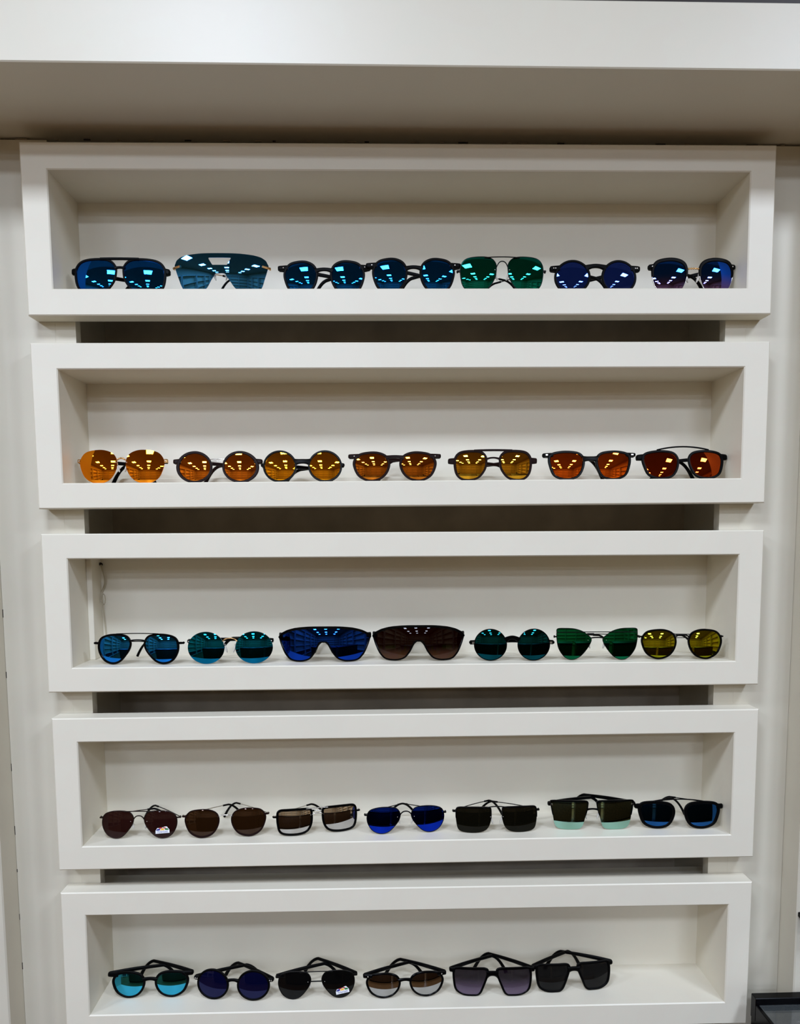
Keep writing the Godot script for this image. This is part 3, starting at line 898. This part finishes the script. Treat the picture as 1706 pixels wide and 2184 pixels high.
func small_things() -> void:
	shop()
	# showcase standing at the lower right
	var yt := EYE - 0.76
	var t := thing("showcase", "black glass-topped showcase at the lower right corner, holding eyewear", "showcase", Vector3(0.79, 0, 0.21))
	slab(t, "body", M.case_black, Vector3(-0.189, 0, -0.189), Vector3(0.19, yt - 0.0282, 0.19), 0.0003)
	slab(t, "side_wall", M.case_black, Vector3(-0.19, yt - 0.028, -0.174), Vector3(-0.184, yt, 0.19), 0.001)
	slab(t, "side_wall", M.case_black, Vector3(0.184, yt - 0.028, -0.17), Vector3(0.19, yt, 0.19), 0.001)
	slab(t, "back_wall", M.case_black, Vector3(-0.19, yt - 0.028, -0.19), Vector3(0.19, yt + 0.011, -0.174), 0.001)
	slab(t, "front_wall", M.case_black, Vector3(-0.184, yt - 0.028, 0.184), Vector3(0.184, yt, 0.19), 0.001)
	slab(t, "glass_lid", M.case_glass, Vector3(-0.184, yt - 0.002, -0.174), Vector3(0.184, yt, 0.184), 0.0005)
	# bracket on the right pier
	var b := thing("wall_bracket", "small black bracket on the right pier, cut by the photo's edge", "bracket", Vector3(0.69, EYE - 0.63, 0.0155))
	var m := Mb.new()
	m.box(Vector3(-0.0165, 0.006, 0), Vector3(0.05, 0.014, 0.04), 0.001)
	m.bar([Vector3(-0.015, 0.008, 0.02), Vector3(0.0, -0.004, 0.02), Vector3(0.03, -0.02, 0.02)], Vector3(0, 0, 1), even(3, 4.0), even(3, 2.5))
	put(m, "arm", M.black_gloss, b)
	# loose curl of tape in the middle shelf
	var p := thing("peeling_tape", "curled strip of peeling tape in back left corner of middle shelf", "tape", Vector3(-0.4515, EYE - 0.19, -0.112))
	var r := Mb.new()
	var path := []
	for i in 13:
		var k := i / 12.0
		path.append(Vector3(-0.004 + 0.0075 * sin(PI * minf(k * 1.35, 1.0)) - 0.003 * k, 0.136 - 0.062 * k, 0.003 + 0.004 * sin(k * 7.0)))
	r.bar(path, Vector3(1, 0, 0.5), even(13, 1.6), even(13, 0.25))
	var loop := []
	for i in 9:
		var k := TAU * i / 8.0
		loop.append(Vector3(-0.001 + 0.0032 * cos(k), 0.078 + 0.009 * sin(k) + 0.001, 0.005 + 0.001 * cos(k)))
	r.bar(loop, Vector3(0, 0, 1), even(9, 1.5), even(9, 0.3))
	var tail := []
	for i in 7:
		tail.append(Vector3(-0.004 + 0.0008 * i, 0.07 - 0.0116 * i, 0.0015))
	r.bar(tail, Vector3(1, 0, 0), even(7, 0.7), even(7, 0.3))
	put(r, "strip", M.tape, p)
	var c := Mb.new()
	c.blob(Vector3(-0.0045, 0.137, 0.001), Vector3(0.0035, 0.0028, 0.002), Basis(Vector3(0, 0, 1), -0.5))
	put(c, "torn_end", M.gap_dirt, p)
	# flaked paint along the joint between panel and left pier
	var seam: Node3D = get_node("trim_1")
	var rng := RandomNumberGenerator.new()
	rng.seed = 5
	for i in 8:
		var y := EYE - 0.9 + i * 0.1 + rng.randf() * 0.09
		slab(seam, "paint_chip", M.gap_dirt, Vector3(-0.5849, y, -0.036), Vector3(-0.5841 + rng.randf() * 0.0004, y + 0.003 + rng.randf() * 0.012, -0.0346), 0.0002)
	# crumbled filler along the top joint
	var head: Node3D = get_node("trim_3")
	for i in 26:
		var x := -0.58 + i * 0.047 + rng.randf() * 0.03
		slab(head, "filler_crumb", M.plaster_crumb if i % 3 else M.gap_dirt, Vector3(x, EYE + 0.5797, -0.036), Vector3(x + 0.004 + rng.randf() * 0.014, EYE + 0.5812, -0.0343), 0.0002)

func pairs() -> Array:
	return [
	# ---- top shelf
	{s = 1, x = -383.5, z = -30, w = 147, dx = 36.2, lw = 66, top = 57, shape = "navigator", kind = "plastic", rim = [3.0, 3.0, 2.5, 2.4], frame = "black_matte", lens = "royal_blue", tilt = 5, hinge = 0.66, lug = 9, bridge = [["plastic", 0.72, 3.2, 1.5], ["brow", 0.965, 3.6, 0.4, "black_matte", 0.8]], label = "black navigator sunglasses with double bridge and dark blue lenses, leftmost on top shelf"},
	{s = 1, x = -231, z = -30, w = 148, top = 60, kind = "rimless", frame = "gold", arm = "gold", lens = "ice_blue", tilt = -5, hinge = 0.7, rim = [0.0, 0, 0, 0], wrap = 150.0, curve = 160.0, shield = {top = [[0, 60], [30, 60], [50, 58.8], [61, 56.5], [68, 52], [71, 46]], low = [[0, 31], [7, 30.5], [10, 26], [20, 12], [32, 1.5], [44, 0], [54, 2], [62, 16], [68, 33], [71, 42]], hole = [[17.5, 53.5], [11, 43]]}, label = "rimless silver-blue shield sunglasses with a trapezoid cut-out above the nose"},
	{s = 1, x = -75, z = -33, yaw = -2, w = 141, dx = 35.7, lw = 54.5, top = 53, shape = "panto", kind = "plastic", rim = [3.2, 3.0, 2.6, 3.0], frame = "black_matte", lens = "royal_blue", tilt = 0, hinge = 0.8, lug = 7, rivets = 1, bridge = [["plastic", 0.68, 5.0, 3.0]], label = "black keyhole-bridge sunglasses with royal blue lenses, third from left on top shelf"},
	{s = 1, x = 61.6, z = -26, w = 144, dx = 36.1, lw = 55.5, top = 54.5, shape = "panto", kind = "plastic", rim = [3.2, 3.0, 2.6, 3.0], frame = "black_matte", lens = "royal_blue", tilt = 0, hinge = 0.8, lug = 7, rivets = 1, bridge = [["plastic", 0.68, 5.0, 3.0]], label = "black keyhole-bridge sunglasses with royal blue lenses, fourth from left, touching the teal aviator"},
	{s = 1, x = 195.7, z = -18, w = 137, dx = 36, lw = 57, top = 54, shape = "navigator", kind = "wire", rim = [1.2, 1.2, 1.2, 1.2], frame = "black_metal", lens = "teal", tilt = 0, hinge = 0.62, lug = 2.2, bridge = [["wire", 0.68, 1.6, 9.0], ["bar", 0.95, 1.5, 0.8, "black_metal", 0.75]], label = "thin black wire aviator sunglasses with teal green lenses on top shelf"},
	{s = 1, x = 342.5, z = -28, w = 139, dx = 36.2, lw = 56.5, top = 53.5, shape = "round", kind = "plastic", rim = [3.0, 3.0, 2.6, 3.2], frame = "black_matte", lens = "indigo", hinge = 0.76, lug = 8, rivets = 2, tilt = 5, bridge = [["plastic", 0.74, 6.0, 4.0]], label = "black round keyhole sunglasses with indigo lenses, second from right on top shelf"},
	{s = 1, x = 493.5, z = -28, w = 135, dx = 36.3, lw = 55, top = 54, shape = "club", kind = "club", rim = [1, 1, 1, 1], frame = "black_matte", lens = "blue_violet", dye = [Color(0.008, 0.075, 0.46), Color(0.16, 0.10, 0.28), 0.034, 0.006], hinge = 0.8, lug = 7, rivets = 1, tilt = 2, bridge = [["beads", 0.7, 2.4, 1.0, "gold"]], label = "black browline sunglasses with gold bridge and silver lower rims, rightmost on top shelf"},
	# ---- second shelf
	{s = 2, x = -392.2, z = -30, w = 139, dx = 35.7, lw = 58.5, top = 52.5, shape = "panto", kind = "rimless", rim = [0, 0, 0, 0], frame = "gold", arm = "black_matte", armkind = "plastic", lens = "gold_orange", hinge = 0.68, lug = 6, lugmat = "gold", rivets = 1, bridge = [["beads", 0.68, 2.2, 3.5, "gold"]], label = "rimless golden orange mirrored sunglasses with gold bridge, leftmost on second shelf"},
	{s = 2, x = -244.6, z = -30, w = 137, dx = 35, lw = 57.5, top = 50.5, shape = "round", kind = "plastic", rim = [3.4, 4.4, 3.0, 3.0], frame = "brown_plastic", lens = "amber", hinge = 0.68, lug = 7, bridge = [["wire", 0.72, 1.4, 0.8, "silver"], ["wire", 0.66, 1.2, 0.8, "silver"]], label = "dark brown round sunglasses with thin metal bridge and amber lenses"},
	{s = 2, x = -112.6, z = -27, w = 129, dx = 35.1, lw = 53.8, top = 50.5, shape = "round", kind = "plastic", rim = [2.6, 2.6, 2.6, 2.6], frame = "black_gloss", lens = "yellow_gold", hinge = 0.55, lug = 5, bridge = [["plastic", 0.62, 7.0, 1.5]], label = "black circular sunglasses with yellow gold lenses, third on second shelf"},
	{s = 2, x = 31, z = -29, w = 144, dx = 36.2, lw = 60, top = 47.8, shape = "panto", kind = "plastic", rim = [3.0, 3.6, 2.6, 3.4], frame = "brown_plastic", lens = "bronze", hinge = 0.84, lug = 6.5, rivets = 1, tilt = 1, bridge = [["plastic", 0.78, 4.4, 2.0]], label = "burgundy brown sunglasses with dull bronze lenses in middle of second shelf"},
	{s = 2, x = 185, z = -30, w = 139, dx = 35.2, lw = 54, top = 49.2, shape = "navigator", kind = "plastic", rim = [3.4, 3.2, 2.6, 2.8], frame = "brown_plastic", lens = "mustard", hinge = 0.64, lug = 9, tilt = 0, bridge = [["plastic", 0.68, 2.6, 3.0], ["brow", 0.965, 3.2, 0.6, "brown_plastic", 0.85]], label = "dark brown double-bridge sunglasses with mustard lenses on second shelf"},
	{s = 2, x = 338.8, z = -30, w = 147, dx = 37.2, lw = 59, top = 47.5, shape = "wayfarer", kind = "plastic", rim = [3.2, 3.4, 2.6, 3.4], frame = "black_gloss", lens = "fire_orange", hinge = 0.86, lug = 6, plate = true, bridge = [["plastic", 0.7, 7.0, 1.0]], label = "glossy black square sunglasses with fire orange lenses and silver corner plates"},
	{s = 2, x = 489.5, z = -30, w = 145, dx = 36.2, lw = 60, top = 49.2, shape = "wayfarer", kind = "plastic", rim = [3.4, 3.6, 2.8, 3.2], frame = "black_matte", lens = "rust", hinge = 0.78, lug = 9, tilt = 14, bridge = [["bar", 0.99, 2.4, 5.0, "black_matte", 1.15]], label = "matte black sunglasses with raised top bar and rust red lenses, rightmost on second shelf"},
	# ---- middle shelf
	{s = 3, x = -373.9, z = -18, yaw = -3.5, w = 142, dx = 36.9, lw = 56, top = 49.5, shape = "aviator", kind = "plastic", rim = [2.6, 2.8, 2.8, 2.4], frame = "black_gloss", arm = "black_metal", armkind = "wire", lens = "sea_blue", hinge = 0.68, lug = 3.5, tilt = 1, bridge = [["wire", 0.76, 2.4, 1.5], ["bar", 0.985, 1.5, 0.8, "black_gloss", 0.9]], label = "black rimmed aviator sunglasses with sea blue lenses, leftmost on middle shelf"},
	{s = 3, x = -230, z = -15.4, w = 135, dx = 37.5, lw = 58, top = 50.6, shape = "round", kind = "rimless", rim = [0, 0, 0, 0], frame = "black_gloss", arm = "black_gloss", armkind = "plastic", lens = "peacock", hinge = 0.7, lug = 5, lugmat = "black_gloss", rivets = 1, tilt = 1, bridge = [["wire", 0.7, 1.8, 5.0, "gold"]], label = "rimless round peacock blue sunglasses with small gold bridge on middle shelf"},
	{s = 3, x = -84, z = -18.2, yaw = -2, w = 147, top = 55.7, kind = "plastic", frame = "black_gloss", lens = "ultramarine", tilt = 4, hinge = 0.74, rim = [4.0, 2, 2.4, 2], wrap = 105.0, curve = 130.0, shield = {top = [[0, 53], [25, 52.6], [45, 50.5], [58, 47], [67, 42.5], [71, 38]], low = [[0, 32], [6, 31.5], [9, 26], [14, 16], [22, 6], [32, 2], [44, 1.5], [54, 4], [62, 13], [68, 26], [71, 36]]}, label = "black wraparound shield sunglasses with ultramarine mirrored lens"},
	{s = 3, x = 66.5, z = -19.8, yaw = -2, w = 147, top = 56, kind = "plastic", frame = "black_gloss", lens = "brown_smoke", dye = [Color(0.004, 0.003, 0.003), Color(0.07, 0.03, 0.013), 0.024, 0.002], tilt = 4, hinge = 0.74, rim = [4.0, 2, 2.4, 2], wrap = 105.0, curve = 130.0, shield = {top = [[0, 53.4], [25, 53], [45, 50.9], [58, 47.4], [67, 42.9], [71, 38.4]], low = [[0, 32], [6, 31.5], [9, 26], [14, 16], [22, 6], [32, 2], [44, 1.5], [54, 4], [62, 13], [68, 26], [71, 36]]}, label = "black wraparound shield sunglasses with smoky brown lens"},
	{s = 3, x = 214.5, z = -16, yaw = -3, w = 134, dx = 34.3, lw = 53, top = 52, shape = "round", kind = "plastic", rim = [1.0, 1.0, 1.0, 1.0], frame = "black_gloss", lens = "bottle_green", hinge = 0.56, lug = 5, plate = true, tilt = 0, bridge = [["plastic", 0.64, 6.0, 4.5]], label = "circular sunglasses with very dark green lenses and thick black bridge"},
	{s = 3, x = 350, z = -16.5, yaw = -3, w = 136, dx = 36.4, lw = 57, top = 52.3, shape = "cat", kind = "wire", rim = [1.2, 1.2, 1.2, 1.2], frame = "black_metal", lens = "emerald", hinge = 0.72, lug = 2, tilt = 0, face = 1.0, curve = 200.0, bridge = [["wire", 0.68, 2.2, 1.0], ["bar", 0.86, 1.4, 0.5, "black_metal", 1.75]], label = "emerald green angular cat-eye sunglasses with a straight wire across both lenses"},
	{s = 3, x = 486, z = -12.4, yaw = -3, w = 133, dx = 36.5, lw = 56.5, top = 49.5, shape = "panto", kind = "plastic", rim = [2.4, 2.4, 2.4, 2.4], frame = "black_gloss", arm = "black_metal", armkind = "wire", lens = "lime_gold", hinge = 0.74, lug = 2.6, tilt = 4, bridge = [["wire", 0.7, 2.4, 5.0], ["wire", 0.7, 1.2, 0.3]], label = "black rimmed sunglasses with lime gold lenses, rightmost on middle shelf"},
	# ---- fourth shelf
	{s = 4, x = -384.5, z = -21.7, yaw = -2, w = 131, dx = 34.4, lw = 54, top = 46.5, shape = "aviator", kind = "wire", rim = [1.4, 1.4, 1.4, 1.4], frame = "brown_metal", lens = "tea_brown", hinge = 0.72, lug = 2.2, fold = [58.0, 36.0], sticker = [4.0, 14.5, 0.06], bridge = [["wire", 0.66, 1.8, 7.0], ["bar", 0.95, 1.6, 0.8, "brown_metal", 0.7]], label = "brown wire aviator sunglasses with a Polarized sticker, leftmost on fourth shelf"},
	{s = 4, x = -246, z = -20.9, yaw = 3, w = 138, dx = 37, lw = 57, top = 47.5, shape = "panto", kind = "plastic", rim = [1.4, 2.0, 3.4, 2.0], frame = "brown_plastic", arm = "silver", armkind = "wire", lens = "umber", hinge = 0.74, lug = 2.6, fold = [50.0, 40.0], bridge = [["wire", 0.72, 1.8, 2.5, "silver"]], label = "brown rimmed round sunglasses with dark umber lenses and thin silver arms"},
	{s = 4, x = -98, z = -29.8, yaw = 11, w = 142, dx = 36.6, lw = 60, top = 45.0, shape = "block", kind = "plastic", rim = [3.0, 3.0, 3.0, 3.0], frame = "black_gloss", arm = "silver", armkind = "wire", lens = "silver_mirror", hinge = 0.7, lug = 2.6, fold = [48.0, 76.0], tilt = 4, bridge = [["wire", 0.7, 1.8, 3.0, "silver"], ["bar", 0.93, 1.4, 1.2, "silver", 0.8]], label = "square black rimmed sunglasses with silver mirror lenses, standing turned sideways"},
	{s = 4, x = 45, z = -24.6, yaw = 3.5, w = 135, dx = 36, lw = 56.5, top = 45.8, shape = "aviator", kind = "wire", rim = [1.3, 1.3, 1.3, 1.3], frame = "black_metal", lens = "cobalt", hinge = 0.68, lug = 2.2, fold = [52.0, 52.0], tilt = 2, bridge = [["wire", 0.68, 2.0, 6.0]], label = "black wire aviator sunglasses with cobalt blue lenses on fourth shelf"},
	{s = 4, x = 192.5, z = -20.6, w = 143, dx = 37.6, lw = 57.5, top = 42.0, shape = "block", kind = "half", brow = 2.4, rim = [0, 0, 0, 0], frame = "black_metal", lens = "moss_black", hinge = 0.82, lug = 3, fold = [52.0, 56.0], tilt = 3, bridge = [["bar", 0.93, 1.8, 4.0, "black_metal", 0.6]], label = "rectangular half-rim sunglasses with almost black lenses on fourth shelf"},
	{s = 4, x = 350.6, z = -27, yaw = -2, w = 144, dx = 37.4, lw = 60.5, top = 47.5, shape = "wedge", kind = "half", brow = 3.0, rim = [0, 0, 0, 0], frame = "black_gloss", armkind = "plastic", lens = "mint_mirror", hinge = 0.86, lug = 5, plate = true, fold = [66.0, 56.0], tilt = 2, curve = 160.0, bridge = [["plastic", 0.7, 2.2, 1.0]], label = "flat-topped black sunglasses with pale green mirror lenses on fourth shelf"},
	{s = 4, x = 493.5, z = -24.1, yaw = -3, w = 143, dx = 36.8, lw = 61, top = 47.0, shape = "wayfarer", kind = "plastic", rim = [3.8, 4.4, 3.4, 4.0], frame = "black_matte", arm = "black_metal", armkind = "wire", lens = "steel_blue", hinge = 0.78, lug = 8, tilt = 2, fold = [60.0, 54.0], curve = 160.0, bridge = [["bar", 0.98, 2.0, 4.0, "black_matte", 1.1]], label = "matte black sunglasses with raised wire bar and steel blue lenses, rightmost on fourth shelf"},
	# ---- lowest shelf
	{s = 5, x = -382, z = -40.5, w = 140, dx = 35.4, lw = 57, top = 46.2, shape = "panto", kind = "plastic", rim = [3.4, 3.6, 2.6, 3.2], frame = "black_matte", lens = "aqua", hinge = 0.84, lug = 7, fold = [72.0, 62.0], tilt = 3, bridge = [["plastic", 0.66, 5.0, 2.0]], label = "matte black sunglasses with bright aqua lenses, leftmost on lowest shelf"},
	{s = 5, x = -243.5, z = -28, yaw = -5.5, w = 133, dx = 34, lw = 55.5, top = 52, shape = "round", kind = "plastic", rim = [2.6, 2.6, 2.6, 2.6], frame = "black_matte", lens = "navy", hinge = 0.66, lug = 6, rivets = 2, fold = [60.0, 56.0], tilt = 4, bridge = [["plastic", 0.62, 4.4, 2.0]], label = "black round sunglasses with navy lenses on lowest shelf"},
	{s = 5, x = -105.2, z = -26.9, yaw = 1, w = 136, dx = 36, lw = 56.5, top = 47.8, shape = "aviator", kind = "wire", rim = [1.5, 1.5, 1.5, 1.5], frame = "black_metal", lens = "smoke_black", armkind = "plastic", arm = "black_matte", hinge = 0.76, lug = 3, fold = [64.0, 50.0], sticker = [7.0, 14.0, 0.16], bridge = [["wire", 0.62, 2.0, 0.5], ["bar", 0.94, 1.6, 1.5, "black_metal", 0.75]], label = "black aviator sunglasses with a tilted Polarized sticker on lowest shelf"},
	{s = 5, x = 42, z = -26.7, yaw = 2, w = 138, dx = 36, lw = 59, top = 43.8, shape = "panto", kind = "plastic", rim = [2.8, 3.0, 2.4, 2.8], frame = "black_gloss", lens = "grey_mirror", hinge = 0.84, lug = 6, rivets = 1, fold = [64.0, 56.0], tilt = 3, bridge = [["plastic", 0.66, 4.4, 1.5]], label = "black sunglasses with silver grey mirror lenses on lowest shelf"},
	{s = 5, x = 187.5, z = -25, yaw = -2, w = 142, dx = 36, lw = 62, top = 48.5, shape = "flare", kind = "plastic", rim = [3.2, 3.0, 2.2, 3.0], frame = "black_gloss", lens = "plum_tint", dye = [Color(0.010, 0.006, 0.009), Color(0.14, 0.10, 0.15), 0.034, 0.004], hinge = 0.86, lug = 7, fold = [60.0, 54.0], bridge = [["plastic", 0.76, 8.0, 1.0]], label = "black rectangular sunglasses with plum tinted lenses on lowest shelf"},
	{s = 5, x = 327, z = -34, yaw = 4, w = 139, dx = 35, lw = 60.5, top = 49.0, shape = "flare", kind = "plastic", rim = [3.0, 3.2, 2.6, 3.0], frame = "black_matte", lens = "grey_tint", hinge = 0.86, lug = 7, fold = [60.0, 54.0], bridge = [["plastic", 0.76, 7.0, 1.0]], label = "black square sunglasses with dark grey lenses, rightmost on lowest shelf"},
	# ---- inside the showcase
	{s = 6, x = 704, z = 101, w = 140, dx = 36, lw = 59, top = 46, shape = "wayfarer", kind = "plastic", rim = [4.0, 3.4, 2.6, 3.4], frame = "black_gloss", lens = "pale_clear", hinge = 0.84, lug = 7, plate = true, fold = [82.0, 82.0], tilt = 82, deepest = 60.0, tag = true, bridge = [["plastic", 0.7, 6.0, 1.0]], label = "black framed glasses with pale lenses lying inside the black showcase"},
	]
